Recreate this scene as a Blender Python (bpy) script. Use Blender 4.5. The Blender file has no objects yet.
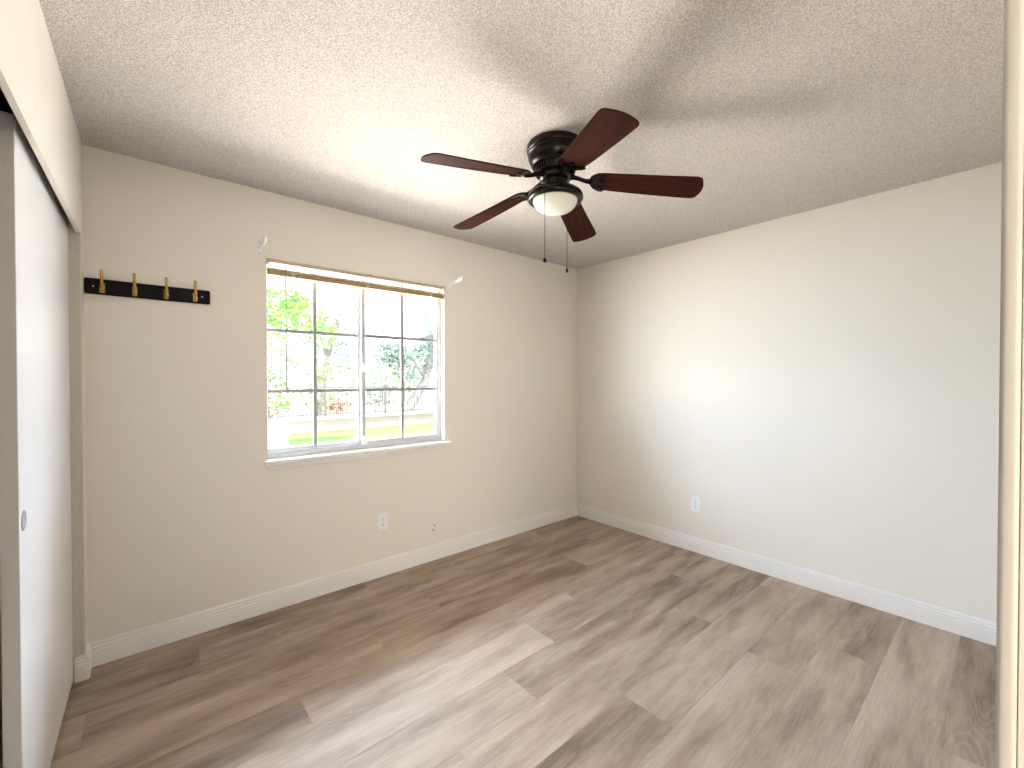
import bpy, bmesh, math, random
from mathutils import Vector, Matrix
random.seed(7)
S = bpy.context.scene
COL = S.collection

# ------------------------------------------------------------------ camera
CAM_H = 1.3511
YAW, PITCH, ROLL = 0.70980, -0.010853, -0.000558
FPX = 429.866
cam_d = bpy.data.cameras.new('camera')
cam = bpy.data.objects.new('camera', cam_d)
COL.objects.link(cam)
F = Vector((math.sin(YAW) * math.cos(PITCH), math.cos(YAW) * math.cos(PITCH), math.sin(PITCH)))
R0 = Vector((math.cos(YAW), -math.sin(YAW), 0))
U0 = R0.cross(F)
cr, sr = math.cos(ROLL), math.sin(ROLL)
R_ = R0 * cr + U0 * sr
U_ = U0 * cr - R0 * sr
m = Matrix((R_, U_, -F)).transposed().to_4x4()
m.translation = Vector((0, 0, CAM_H))
cam.matrix_world = m
cam_d.sensor_width = 36
cam_d.sensor_fit = 'HORIZONTAL'
cam_d.lens = FPX / 1024 * 36
cam_d.clip_start = 0.004
cam_d.clip_end = 300
S.camera = cam

# ------------------------------------------------------------------ world, sun, lights, exposure
W = bpy.data.worlds.new('sky')
S.world = W
W.use_nodes = True
bg = W.node_tree.nodes['Background']
bg.inputs['Color'].default_value = (0.80, 0.90, 1.0, 1)
bg.inputs['Strength'].default_value = 1.2

sun_d = bpy.data.lights.new('sun', 'SUN')
sun_d.energy = 3.6
sun_d.angle = math.radians(0.6)
sun_d.color = (1.0, 0.94, 0.86)
sun = bpy.data.objects.new('sun', sun_d)
COL.objects.link(sun)
sun.rotation_euler = Vector((0.25, 0.30, -1.0)).to_track_quat('-Z', 'Y').to_euler()


def area(name, loc, aim, sx, sy, energy, color):
    d = bpy.data.lights.new(name, 'AREA')
    d.shape = 'RECTANGLE'
    d.size, d.size_y = sx, sy
    d.energy = energy
    d.color = color
    o = bpy.data.objects.new(name, d)
    COL.objects.link(o)
    o.location = loc
    o.rotation_euler = Vector(aim).to_track_quat('-Z', 'Y').to_euler()
    return o


# lamps added out of view to stand in for paving bounce, sky and yard light
area('paving_bounce_fill', (1.9, 6.7, -0.10), (0, 0, 1.0), 5.6, 4.6, 690, (1.0, 0.87, 0.78))
area('paving_bounce_fill', (-5.5, 6.3, -0.10), (0.35, 0, 1.0), 6.0, 4.0, 1100, (1.0, 0.89, 0.79))
area('sky_fill', (-1.0, 9.0, 5.0), (0, -1.0, -0.45), 22.0, 3.6, 3500, (0.72, 0.82, 1.0))
area('yard_fill', (-10.0, 8.5, 2.0), (0.7, -1.0, 0.0), 13.0, 3.6, 1560, (0.72, 0.82, 1.0))
area('yard_fill', (11.5, 8.5, 2.0), (-0.8, -1.0, 0.0), 8.0, 3.6, 480, (0.72, 0.82, 1.0))

# unseen fill lamp added in the hallway behind the camera for the back wall
area('hallway_fill', (-0.58, -1.66, 1.1), (0, 1, 0), 0.85, 1.9, 16, (1.0, 0.93, 0.83))

S.view_settings.view_transform = 'Standard'
S.view_settings.look = 'None'
S.view_settings.gamma = 1
S.view_settings.use_curve_mapping = False
S.view_settings.exposure = 2.07

# ------------------------------------------------------------------ dimensions
H = 2.44            # ceiling
E = 3.2753          # right wall, x
D = 2.8186          # window wall, y
XL = -0.205         # closet wall, x at y = D
LS = 0.0125         # the closet wall is a touch out of square
NEAR = -0.0055      # near wall room face
GZ = -0.15          # ground outside


# ------------------------------------------------------------------ materials
def mat(name):
    mt = bpy.data.materials.new(name)
    mt.use_nodes = True
    nt = mt.node_tree
    return mt, nt, nt.nodes['Principled BSDF']


def simple(name, col, rough=0.5, metal=0.0, bump=0.0, bscale=60.0, var=0.0, vscale=3.0, spec=0.5):
    mt, nt, b = mat(name)
    b.inputs['Base Color'].default_value = (*col, 1)
    b.inputs['Roughness'].default_value = rough
    b.inputs['Metallic'].default_value = metal
    b.inputs['Specular IOR Level'].default_value = spec
    tc = nt.nodes.new('ShaderNodeTexCoord')
    if var > 0:
        n = nt.nodes.new('ShaderNodeTexNoise')
        n.inputs['Scale'].default_value = vscale
        n.inputs['Detail'].default_value = 4
        nt.links.new(tc.outputs['Object'], n.inputs['Vector'])
        mx = nt.nodes.new('ShaderNodeMix')
        mx.data_type = 'RGBA'
        mx.inputs[6].default_value = (*[c * (1 - var) for c in col], 1)
        mx.inputs[7].default_value = (*[min(1, c * (1 + var)) for c in col], 1)
        nt.links.new(n.outputs['Fac'], mx.inputs[0])
        nt.links.new(mx.outputs[2], b.inputs['Base Color'])
    if bump > 0:
        n = nt.nodes.new('ShaderNodeTexNoise')
        n.inputs['Scale'].default_value = bscale
        n.inputs['Detail'].default_value = 3
        nt.links.new(tc.outputs['Object'], n.inputs['Vector'])
        bp = nt.nodes.new('ShaderNodeBump')
        bp.inputs['Strength'].default_value = bump
        bp.inputs['Distance'].default_value = 0.002
        nt.links.new(n.outputs['Fac'], bp.inputs['Height'])
        nt.links.new(bp.outputs['Normal'], b.inputs['Normal'])
    return mt


M = {}
M['wall'] = simple('wall_paint', (0.88, 0.842, 0.76), 0.55, bump=0.12, bscale=90, spec=0.3)
M['trim'] = simple('trim_paint', (0.90, 0.88, 0.85), 0.35, spec=0.4)
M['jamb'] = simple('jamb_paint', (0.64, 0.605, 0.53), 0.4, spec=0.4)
M['door'] = simple('closet_door_paint', (0.88, 0.87, 0.86), 0.33, spec=0.5)
M['vinyl'] = simple('white_vinyl', (0.60, 0.625, 0.65), 0.4)
M['alu'] = simple('muntin_metal', (0.36, 0.37, 0.39), 0.5)
M['bronze'] = simple('oiled_bronze', (0.012, 0.0085, 0.006), 0.27, metal=0.6)
M['black'] = simple('black_paint', (0.006, 0.004, 0.006), 0.35, spec=0.15)
M['brass'] = simple('brass', (0.60, 0.38, 0.10), 0.28, metal=1.0)
M['plate'] = simple('white_plastic', (0.93, 0.94, 0.96), 0.3)
M['slot'] = simple('dark_slot', (0.03, 0.03, 0.03), 0.6)
M['track'] = simple('dark_track', (0.012, 0.009, 0.008), 0.5)
M['blind'] = simple('blind_cream', (0.60, 0.52, 0.40), 0.45)
M['blind_rail'] = simple('blind_tan', (0.40, 0.27, 0.13), 0.5, var=0.15, vscale=30)  # bottom rail, browner than the rest of the blind
M['wand'] = simple('clear_grey_wand', (0.30, 0.28, 0.27), 0.25)
M['chrome'] = simple('steel', (0.75, 0.75, 0.75), 0.25, metal=1.0)
M['pull'] = simple('pull_cup', (0.42, 0.42, 0.45), 0.4, metal=0.4)
M['hall'] = simple('hall_paint', (0.85, 0.81, 0.74), 0.6)
M['globe'] = simple('opal_glass', (0.86, 0.85, 0.76), 0.25)
M['casing'] = simple('casing_paint', (0.50, 0.48, 0.435), 0.45, spec=0.3)
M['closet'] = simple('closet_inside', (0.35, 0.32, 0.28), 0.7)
M['soffit'] = simple('soffit_paint', (0.15, 0.108, 0.09), 0.7)
M['stucco'] = simple('stucco', (0.75, 0.68, 0.58), 0.8, bump=0.4, bscale=40)


def ceiling_mat():
    mt, nt, b = mat('popcorn_ceiling')
    tc = nt.nodes.new('ShaderNodeTexCoord')
    v = nt.nodes.new('ShaderNodeTexVoronoi')
    v.inputs['Scale'].default_value = 250
    n = nt.nodes.new('ShaderNodeTexNoise')
    n.inputs['Scale'].default_value = 210
    n.inputs['Detail'].default_value = 5
    n.inputs['Roughness'].default_value = 0.65
    d = nt.nodes.new('ShaderNodeTexNoise')
    d.inputs['Scale'].default_value = 110
    va = nt.nodes.new('ShaderNodeVectorMath')
    va.operation = 'MULTIPLY_ADD'
    va.inputs[1].default_value = (0.008, 0.008, 0.008)
    nt.links.new(tc.outputs['Object'], d.inputs['Vector'])
    nt.links.new(d.outputs['Color'], va.inputs[0])
    nt.links.new(tc.outputs['Object'], va.inputs[2])
    nt.links.new(va.outputs[0], v.inputs['Vector'])
    nt.links.new(tc.outputs['Object'], n.inputs['Vector'])
    mm = nt.nodes.new('ShaderNodeMath')
    mm.operation = 'SUBTRACT'
    nt.links.new(n.outputs['Fac'], mm.inputs[0])
    m2 = nt.nodes.new('ShaderNodeMath')
    m2.operation = 'MULTIPLY'
    m2.inputs[1].default_value = 0.8
    nt.links.new(v.outputs['Distance'], m2.inputs[0])
    nt.links.new(m2.outputs[0], mm.inputs[1])
    bp = nt.nodes.new('ShaderNodeBump')
    bp.inputs['Strength'].default_value = 0.85
    bp.inputs['Distance'].default_value = 0.008
    nt.links.new(mm.outputs[0], bp.inputs['Height'])
    nt.links.new(bp.outputs['Normal'], b.inputs['Normal'])
    # pits of the bump are shaded darker in the colour itself
    cr_ = nt.nodes.new('ShaderNodeValToRGB')
    cr_.color_ramp.elements[0].position = -0.0
    cr_.color_ramp.elements[0].color = (0.64, 0.595, 0.55, 1)
    cr_.color_ramp.elements[1].position = 0.19
    cr_.color_ramp.elements[1].color = (0.94, 0.885, 0.835, 1)
    nt.links.new(mm.outputs[0], cr_.inputs['Fac'])
    nt.links.new(cr_.outputs['Color'], b.inputs['Base Color'])
    b.inputs['Roughness'].default_value = 0.9
    b.inputs['Specular IOR Level'].default_value = 0.1
    return mt


M['ceiling'] = ceiling_mat()


def floor_mat():
    mt, nt, b = mat('oak_laminate')
    L = nt.links.new
    tc = nt.nodes.new('ShaderNodeTexCoord')
    at = nt.nodes.new('ShaderNodeAttribute')
    at.attribute_name = 'plank'           # r: offset seed, g: tone, b: figure
    sep = nt.nodes.new('ShaderNodeSeparateColor')
    L(at.outputs['Color'], sep.inputs[0])
    off = nt.nodes.new('ShaderNodeVectorMath')
    off.operation = 'MULTIPLY_ADD'
    L(at.outputs['Color'], off.inputs[0])
    off.inputs[1].default_value = (37.0, 53.0, 19.0)
    L(tc.outputs['Object'], off.inputs[2])
    # long soft streaks
    mp = nt.nodes.new('ShaderNodeMapping')
    mp.inputs['Scale'].default_value = (1.2, 6.5, 1.0)
    L(off.outputs[0], mp.inputs['Vector'])
    n1 = nt.nodes.new('ShaderNodeTexNoise')
    n1.inputs['Scale'].default_value = 1.6
    n1.inputs['Detail'].default_value = 5
    n1.inputs['Roughness'].default_value = 0.55
    L(mp.outputs[0], n1.inputs['Vector'])
    # fine pores
    mp2 = nt.nodes.new('ShaderNodeMapping')
    mp2.inputs['Scale'].default_value = (6.0, 150.0, 1.0)
    L(off.outputs[0], mp2.inputs['Vector'])
    n2 = nt.nodes.new('ShaderNodeTexNoise')
    n2.inputs['Scale'].default_value = 1.5
    n2.inputs['Detail'].default_value = 3
    L(mp2.outputs[0], n2.inputs['Vector'])
    # cathedral figure: contour lines of a stretched noise
    mp3 = nt.nodes.new('ShaderNodeMapping')
    mp3.inputs['Scale'].default_value = (1.0, 7.0, 1.0)
    L(off.outputs[0], mp3.inputs['Vector'])
    n3 = nt.nodes.new('ShaderNodeTexNoise')
    n3.inputs['Scale'].default_value = 1.3
    n3.inputs['Detail'].default_value = 2.2
    n3.inputs['Roughness'].default_value = 0.35
    L(mp3.outputs[0], n3.inputs['Vector'])
    mu = nt.nodes.new('ShaderNodeMath'); mu.operation = 'MULTIPLY'; mu.inputs[1].default_value = 44.0
    L(n3.outputs['Fac'], mu.inputs[0])
    fr = nt.nodes.new('ShaderNodeMath'); fr.operation = 'PINGPONG'; fr.inputs[1].default_value = 1.0
    L(mu.outputs[0], fr.inputs[0])
    rampL = nt.nodes.new('ShaderNodeValToRGB')
    rampL.color_ramp.elements[0].position = 0.45
    rampL.color_ramp.elements[0].color = (0, 0, 0, 1)
    rampL.color_ramp.elements[1].position = 0.95
    rampL.color_ramp.elements[1].color = (1, 1, 1, 1)
    L(fr.outputs[0], rampL.inputs['Fac'])
    # mask: figure only in the heart of a plank here and there
    mp4 = nt.nodes.new('ShaderNodeMapping')
    mp4.inputs['Scale'].default_value = (1.3, 4.0, 1.0)
    mp4.inputs['Location'].default_value = (11, 3, 0)
    L(off.outputs[0], mp4.inputs['Vector'])
    n4 = nt.nodes.new('ShaderNodeTexNoise')
    n4.inputs['Scale'].default_value = 1.4
    n4.inputs['Detail'].default_value = 1
    L(mp4.outputs[0], n4.inputs['Vector'])
    rampM = nt.nodes.new('ShaderNodeValToRGB')
    rampM.color_ramp.elements[0].position = 0.50
    rampM.color_ramp.elements[0].color = (0, 0, 0, 1)
    rampM.color_ramp.elements[1].position = 0.66
    rampM.color_ramp.elements[1].color = (1, 1, 1, 1)
    L(n4.outputs['Fac'], rampM.inputs['Fac'])
    mk = nt.nodes.new('ShaderNodeMath'); mk.operation = 'MULTIPLY'
    L(rampL.outputs['Color'], mk.inputs[0]); L(rampM.outputs['Color'], mk.inputs[1])
    # knots
    kn = nt.nodes.new('ShaderNodeTexVoronoi')
    kn.inputs['Scale'].default_value = 1.5
    L(off.outputs[0], kn.inputs['Vector'])
    rk = nt.nodes.new('ShaderNodeValToRGB')
    rk.color_ramp.elements[0].position = 0.008
    rk.color_ramp.elements[0].color = (1, 1, 1, 1)
    rk.color_ramp.elements[1].position = 0.03
    rk.color_ramp.elements[1].color = (0, 0, 0, 1)
    L(kn.outputs['Distance'], rk.inputs['Fac'])
    # base tone
    add = nt.nodes.new('ShaderNodeMath'); add.operation = 'ADD'
    L(n1.outputs['Fac'], add.inputs[0])
    tn = nt.nodes.new('ShaderNodeMath'); tn.operation = 'MULTIPLY_ADD'; tn.inputs[1].default_value = 0.34; tn.inputs[2].default_value = -0.17
    L(sep.outputs[1], tn.inputs[0]); L(tn.outputs[0], add.inputs[1])
    ramp = nt.nodes.new('ShaderNodeValToRGB')
    e = ramp.color_ramp.elements
    e[0].position = 0.26; e[0].color = (0.205, 0.147, 0.107, 1)
    e[1].position = 0.74; e[1].color = (0.560, 0.460, 0.370, 1)
    x = ramp.color_ramp.elements.new(0.5); x.color = (0.405, 0.315, 0.243, 1)
    L(add.outputs[0], ramp.inputs['Fac'])
    mx = nt.nodes.new('ShaderNodeMix'); mx.data_type = 'RGBA'; mx.blend_type = 'MULTIPLY'
    mx.inputs[0].default_value = 0.30
    L(ramp.outputs['Color'], mx.inputs[6])
    pr = nt.nodes.new('ShaderNodeValToRGB')
    pr.color_ramp.elements[0].position = 0.35; pr.color_ramp.elements[0].color = (0.55, 0.52, 0.50, 1)
    pr.color_ramp.elements[1].position = 0.65; pr.color_ramp.elements[1].color = (1.15, 1.15, 1.15, 1)
    L(n2.outputs['Fac'], pr.inputs['Fac']); L(pr.outputs['Color'], mx.inputs[7])
    m5 = nt.nodes.new('ShaderNodeMix'); m5.data_type = 'RGBA'
    mk2 = nt.nodes.new('ShaderNodeMath'); mk2.operation = 'MULTIPLY'; mk2.inputs[1].default_value = 0.42
    L(mk.outputs[0], mk2.inputs[0]); L(mk2.outputs[0], m5.inputs[0])
    L(mx.outputs[2], m5.inputs[6]); m5.inputs[7].default_value = (0.48, 0.41, 0.33, 1)
    m6 = nt.nodes.new('ShaderNodeMix'); m6.data_type = 'RGBA'
    L(rk.outputs['Color'], m6.inputs[0]); L(m5.outputs[2], m6.inputs[6]); m6.inputs[7].default_value = (0.10, 0.06, 0.04, 1)
    L(m6.outputs[2], b.inputs['Base Color'])
    rr = nt.nodes.new('ShaderNodeMath'); rr.operation = 'MULTIPLY_ADD'; rr.inputs[1].default_value = 0.14; rr.inputs[2].default_value = 0.47
    L(n1.outputs['Fac'], rr.inputs[0]); L(rr.outputs[0], b.inputs['Roughness'])
    b.inputs['Specular IOR Level'].default_value = 0.32
    bp = nt.nodes.new('ShaderNodeBump'); bp.inputs['Strength'].default_value = 0.12; bp.inputs['Distance'].default_value = 0.001
    L(n2.outputs['Fac'], bp.inputs['Height']); L(bp.outputs['Normal'], b.inputs['Normal'])
    return mt


M['floor'] = floor_mat()


def blade_mat():
    mt, nt, b = mat('dark_cherry_veneer')
    tc = nt.nodes.new('ShaderNodeTexCoord')
    mp = nt.nodes.new('ShaderNodeMapping')
    mp.inputs['Scale'].default_value = (3, 45, 10)
    n = nt.nodes.new('ShaderNodeTexNoise')
    n.inputs['Scale'].default_value = 2
    n.inputs['Detail'].default_value = 5
    rp = nt.nodes.new('ShaderNodeValToRGB')
    rp.color_ramp.elements[0].position = 0.3
    rp.color_ramp.elements[0].color = (0.021, 0.0042, 0.0029, 1)
    rp.color_ramp.elements[1].position = 0.75
    rp.color_ramp.elements[1].color = (0.050, 0.0115, 0.0075, 1)
    nt.links.new(tc.outputs['Object'], mp.inputs['Vector'])
    nt.links.new(mp.outputs[0], n.inputs['Vector'])
    nt.links.new(n.outputs['Fac'], rp.inputs['Fac'])
    nt.links.new(rp.outputs['Color'], b.inputs['Base Color'])
    b.inputs['Roughness'].default_value = 0.55
    b.inputs['Specular IOR Level'].default_value = 0.06
    return mt


M['blade'] = blade_mat()


def glass_mat():
    mt = bpy.data.materials.new('window_glass')
    mt.use_nodes = True
    nt = mt.node_tree
    nt.nodes.clear()
    o = nt.nodes.new('ShaderNodeOutputMaterial')
    t = nt.nodes.new('ShaderNodeBsdfTransparent')
    t.inputs['Color'].default_value = (0.97, 0.985, 0.98, 1)
    g = nt.nodes.new('ShaderNodeBsdfGlossy')
    g.inputs['Roughness'].default_value = 0.02
    mx = nt.nodes.new('ShaderNodeMixShader')
    mx.inputs[0].default_value = 0.05
    nt.links.new(t.outputs[0], mx.inputs[1])
    nt.links.new(g.outputs[0], mx.inputs[2])
    nt.links.new(mx.outputs[0], o.inputs['Surface'])
    return mt


M['glass'] = glass_mat()


def leaf_mat(name, c1, c2, trans=0.35):
    mt = bpy.data.materials.new(name)
    mt.use_nodes = True
    nt = mt.node_tree
    nt.nodes.clear()
    o = nt.nodes.new('ShaderNodeOutputMaterial')
    tc = nt.nodes.new('ShaderNodeTexCoord')
    n = nt.nodes.new('ShaderNodeTexNoise')
    n.inputs['Scale'].default_value = 1.7
    rp = nt.nodes.new('ShaderNodeValToRGB')
    rp.color_ramp.elements[0].position = 0.35
    rp.color_ramp.elements[0].color = (*c1, 1)
    rp.color_ramp.elements[1].position = 0.65
    rp.color_ramp.elements[1].color = (*c2, 1)
    nt.links.new(tc.outputs['Object'], n.inputs['Vector'])
    nt.links.new(n.outputs['Fac'], rp.inputs['Fac'])
    df = nt.nodes.new('ShaderNodeBsdfDiffuse')
    tr = nt.nodes.new('ShaderNodeBsdfTranslucent')
    nt.links.new(rp.outputs['Color'], df.inputs['Color'])
    nt.links.new(rp.outputs['Color'], tr.inputs['Color'])
    mx = nt.nodes.new('ShaderNodeMixShader')
    mx.inputs[0].default_value = trans
    nt.links.new(df.outputs[0], mx.inputs[1])
    nt.links.new(tr.outputs[0], mx.inputs[2])
    nt.links.new(mx.outputs[0], o.inputs['Surface'])
    return mt


M['leaf_bright'] = leaf_mat('leaf_yellow_green', (0.17, 0.40, 0.07), (0.25, 0.50, 0.15), 0.5)
M['leaf_pale'] = leaf_mat('leaf_pale_green', (0.28, 0.38, 0.19), (0.38, 0.44, 0.28), 0.4)
M['leaf_grey'] = leaf_mat('leaf_grey_green', (0.20, 0.28, 0.25), (0.30, 0.37, 0.35), 0.35)
M['leaf_rust'] = leaf_mat('leaf_rust', (0.30, 0.16, 0.09), (0.36, 0.20, 0.12), 0.3)
M['slat'] = leaf_mat('slat_cream', (0.95, 0.90, 0.80), (0.96, 0.91, 0.82), 0.5)
M['bark'] = simple('bark', (0.25, 0.23, 0.23), 0.9, bump=0.6, bscale=15, var=0.3, vscale=8)
M['iron'] = simple('fence_iron', (0.075, 0.075, 0.08), 0.5)
M['patio'] = simple('patio_concrete', (0.62, 0.55, 0.47), 0.9, bump=0.2, bscale=30, var=0.06)
M['lawn'] = simple('lawn_grass', (0.105, 0.20, 0.040), 0.95, bump=0.8, bscale=60, var=0.25, vscale=1.2)
M['block'] = simple('garden_block', (0.30, 0.235, 0.225), 0.9, bump=0.5, bscale=25, var=0.1)
M['cap'] = simple('garden_cap', (0.55, 0.48, 0.42), 0.9)
M['dirt'] = simple('dry_ground', (0.40, 0.31, 0.23), 0.95, var=0.15, vscale=0.5)


# ------------------------------------------------------------------ mesh helpers
def obj(name, bm, material, parent=None, smooth=False, loc=None):
    me = bpy.data.meshes.new(name)
    bmesh.ops.recalc_face_normals(bm, faces=bm.faces)
    bm.to_mesh(me)
    bm.free()
    o = bpy.data.objects.new(name, me)
    COL.objects.link(o)
    mats = material if isinstance(material, (list, tuple)) else [material]
    for mm in mats:
        me.materials.append(mm)
    if smooth:
        for p in me.polygons:
            p.use_smooth = True
        if hasattr(me, 'set_sharp_from_angle'):
            me.set_sharp_from_angle(angle=math.radians(38))
    if parent is not None:
        o.parent = parent
    if loc is not None:
        o.location = loc
    return o


def struct(o):
    o['kind'] = 'structure'
    return o


def thing(name, label, cat, loc=(0, 0, 0), rotz=0.0, group=None):
    o = bpy.data.objects.new(name, None)
    COL.objects.link(o)
    o.location = loc
    o.rotation_euler = (0, 0, rotz)
    o.empty_display_size = 0.05
    o['label'] = label
    o['category'] = cat
    if group:
        o['group'] = group
    return o


def add_box(bm, x0, x1, y0, y1, z0, z1, bev=0.0, seg=2):
    t = bmesh.new()
    bmesh.ops.create_cube(t, size=1)
    for v in t.verts:
        v.co = Vector(((x0 + x1) / 2 + v.co.x * (x1 - x0), (y0 + y1) / 2 + v.co.y * (y1 - y0), (z0 + z1) / 2 + v.co.z * (z1 - z0)))
    if bev > 0:
        bmesh.ops.bevel(t, geom=list(t.edges), offset=bev, segments=seg, profile=0.5, affect='EDGES')
    merge(bm, t)


def merge(bm, t, mtx=None):
    if mtx is not None:
        bmesh.ops.transform(t, matrix=mtx, verts=t.verts)
    me = bpy.data.meshes.new('tmp')
    t.to_mesh(me)
    t.free()
    bm.from_mesh(me)
    bpy.data.meshes.remove(me)


def box(name, x0, x1, y0, y1, z0, z1, material, parent=None, bev=0.0, skew=False):
    bm = bmesh.new()
    add_box(bm, x0, x1, y0, y1, z0, z1, bev)
    if skew:
        skew_left(bm)
    return obj(name, bm, material, parent)


def skew_left(bm):
    for v in bm.verts:
        v.co.x -= LS * (D - v.co.y)


def lathe(bm, prof, n=48, center=(0, 0, 0), axis='Z'):
    """prof: list of (r, z); closed top and bottom when r is 0"""
    rings = []
    for r, z in prof:
        if r < 1e-6:
            rings.append([bm.verts.new((center[0], center[1], center[2] + z))])
        else:
            rings.append([bm.verts.new((center[0] + r * math.cos(2 * math.pi * k / n), center[1] + r * math.sin(2 * math.pi * k / n), center[2] + z)) for k in range(n)])
    for a, b in zip(rings, rings[1:]):
        for k in range(n):
            k2 = (k + 1) % n
            if len(a) == 1 and len(b) == 1:
                continue
            if len(a) == 1:
                bm.faces.new((a[0], b[k], b[k2]))
            elif len(b) == 1:
                bm.faces.new((a[k], b[0], a[k2]))
            else:
                bm.faces.new((a[k], b[k], b[k2], a[k2]))
    return rings


def tube(bm, pts, rad, n=8, cap=True):
    pts = [Vector(p) for p in pts]
    rads = rad if isinstance(rad, (list, tuple)) else [rad] * len(pts)
    rings = []
    prev = None
    for i, p in enumerate(pts):
        if i == 0:
            d = pts[1] - p
        elif i == len(pts) - 1:
            d = p - pts[i - 1]
        else:
            d = pts[i + 1] - pts[i - 1]
        d.normalize()
        up = prev if prev is not None else (Vector((0, 0, 1)) if abs(d.z) < 0.9 else Vector((1, 0, 0)))
        s = d.cross(up)
        if s.length < 1e-5:
            s = d.cross(Vector((0, 1, 0)))
        s.normalize()
        u = s.cross(d).normalized()
        prev = u
        rings.append([bm.verts.new(p + (s * math.cos(2 * math.pi * k / n) + u * math.sin(2 * math.pi * k / n)) * rads[i]) for k in range(n)])
    for a, b in zip(rings, rings[1:]):
        for k in range(n):
            k2 = (k + 1) % n
            bm.faces.new((a[k], a[k2], b[k2], b[k]))
    if cap:
        bm.faces.new(list(reversed(rings[0])))
        bm.faces.new(rings[-1])


def extrude_profile(bm, prof, axis, a, b, place):
    """prof: (t, z) outline, t measured out from the wall; place(s, t, z) -> point; s runs a..b"""
    r0 = [bm.verts.new(place(a, t, z)) for t, z in prof]
    r1 = [bm.verts.new(place(b, t, z)) for t, z in prof]
    n = len(prof)
    for k in range(n):
        k2 = (k + 1) % n
        bm.faces.new((r0[k], r0[k2], r1[k2], r1[k]))
    bm.faces.new(list(reversed(r0)))
    bm.faces.new(r1)


def prism(bm, outline, z0, z1):
    lo = [bm.verts.new((x, y, z0)) for x, y in outline]
    hi = [bm.verts.new((x, y, z1)) for x, y in outline]
    n = len(outline)
    for k in range(n):
        k2 = (k + 1) % n
        bm.faces.new((lo[k], lo[k2], hi[k2], hi[k]))
    bm.faces.new(list(reversed(lo)))
    bm.faces.new(hi)


# ------------------------------------------------------------------ floor (planks with their own tone)
def make_floor():
    bm = bmesh.new()
    me = bpy.data.meshes.new('floor')
    pw, pl = 0.2265, 1.52
    x_lo, x_hi = -1.1, E + 0.1
    y_lo, y_hi = -1.75, D + 0.1
    known = {0: 1.255, 1: 0.08, 2: 0.495, 3: 0.912, 4: 1.335, 5: 1.72, 6: 1.10, -1: 2.38, -2: 1.55, -3: 0.75, -4: 1.1}
    dark = {(0, 1): 0.22, (0, 0): 0.75, (2, 0): 0.18, (2, 1): 0.72, (3, 1): 0.32, (3, 0): 0.62, (4, 0): 0.35, (4, 1): 0.3, (1, 1): 0.85, (1, 0): 0.72,
            (-1, 0): 0.5, (-1, 1): 0.35, (-2, 0): 0.3, (-2, 1): 0.6, (5, 0): 0.3, (5, 1): 0.4, (6, 0): 0.35}
    faces = []
    r = random.Random(11)
    for row in range(-14, 8):
        y0 = 1.30 + pw * row
        y1 = y0 + pw
        y0c, y1c = max(y0, y_lo), min(y1, y_hi)
        if y1c <= y0c:
            continue
        j = known.get(row, r.uniform(0, pl))
        for k in range(-3, 4):
            xa = j + (k - 1) * pl
            xb = xa + pl
            xac, xbc = max(xa, x_lo), min(xb, x_hi)
            if xbc <= xac:
                continue
            tone = dark.get((row, k), r.uniform(0.25, 0.8))
            faces.append((xac, xbc, y0c, y1c, (r.random(), tone, r.random(), 1)))
    verts, polys, cols = [], [], []
    g = 0.0007
    for xa, xb, ya, yb, c in faces:
        i = len(verts)
        # plank top with a hair-thin micro bevel down to the seam
        verts += [(xa, ya, -g), (xb, ya, -g), (xb, yb, -g), (xa, yb, -g),
                  (xa + g, ya + g, 0), (xb - g, ya + g, 0), (xb - g, yb - g, 0), (xa + g, yb - g, 0)]
        for q in ((4, 5, 6, 7), (0, 1, 5, 4), (1, 2, 6, 5), (2, 3, 7, 6), (3, 0, 4, 7)):
            polys.append([i + t for t in q])
            cols.append(c)
    me.from_pydata(verts, [], polys)
    at = me.color_attributes.new('plank', 'FLOAT_COLOR', 'CORNER')
    li = 0
    for p, c in zip(me.polygons, cols):
        for k in p.loop_indices:
            at.data[k].color = c
    bm.free()
    # slab under the planks
    n0 = len(me.vertices)
    me.materials.append(M['floor'])
    o = bpy.data.objects.new('floor', me)
    COL.objects.link(o)
    struct(o)
    s = box('floor_slab', x_lo, x_hi, y_lo, y_hi, -0.14, -0.0009, M['closet'])
    s.parent = o
    return o


make_floor()

# ------------------------------------------------------------------ walls, ceiling
# window opening in the window wall
WX0, WX1, WZ0, WZ1 = 0.546, 1.741, 0.868, 2.056
WT = 0.13
bm = bmesh.new()
add_box(bm, XL - 0.9, WX0, D, D + WT, -0.1, H + 0.1)
add_box(bm, WX1, E + 0.14, D, D + WT, -0.1, H + 0.1)
add_box(bm, WX0, WX1, D, D + WT, -0.1, WZ0)
add_box(bm, WX0, WX1, D, D + WT, WZ1, H + 0.1)
struct(obj('wall_back', bm, M['wall']))
struct(box('wall_right', E, E + 0.13, -1.8, D, -0.1, H + 0.1, M['wall']))
struct(box('ceiling', XL - 0.95, E, -1.75, D, H, H + 0.1, M['ceiling']))

# closet wall: header over the opening, stub by the corner, a nib by the entry
HZ = 2.006
OY0, OY1 = 0.25, 2.722
bm = bmesh.new()
add_box(bm, XL - 0.015, XL, OY0, OY1, HZ, H, 0)
add_box(bm, XL - 0.115, XL, OY1 + 0.012, D, 0, H, 0)
add_box(bm, XL - 0.115, XL, -0.12, OY0 - 0.012, 0, H, 0)
add_box(bm, XL - 0.115, XL, OY1, OY1 + 0.012, HZ, H, 0)
add_box(bm, XL - 0.115, XL, OY0 - 0.012, OY0, HZ, H, 0)
skew_left(bm)
struct(obj('wall_left', bm, M['wall']))
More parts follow.
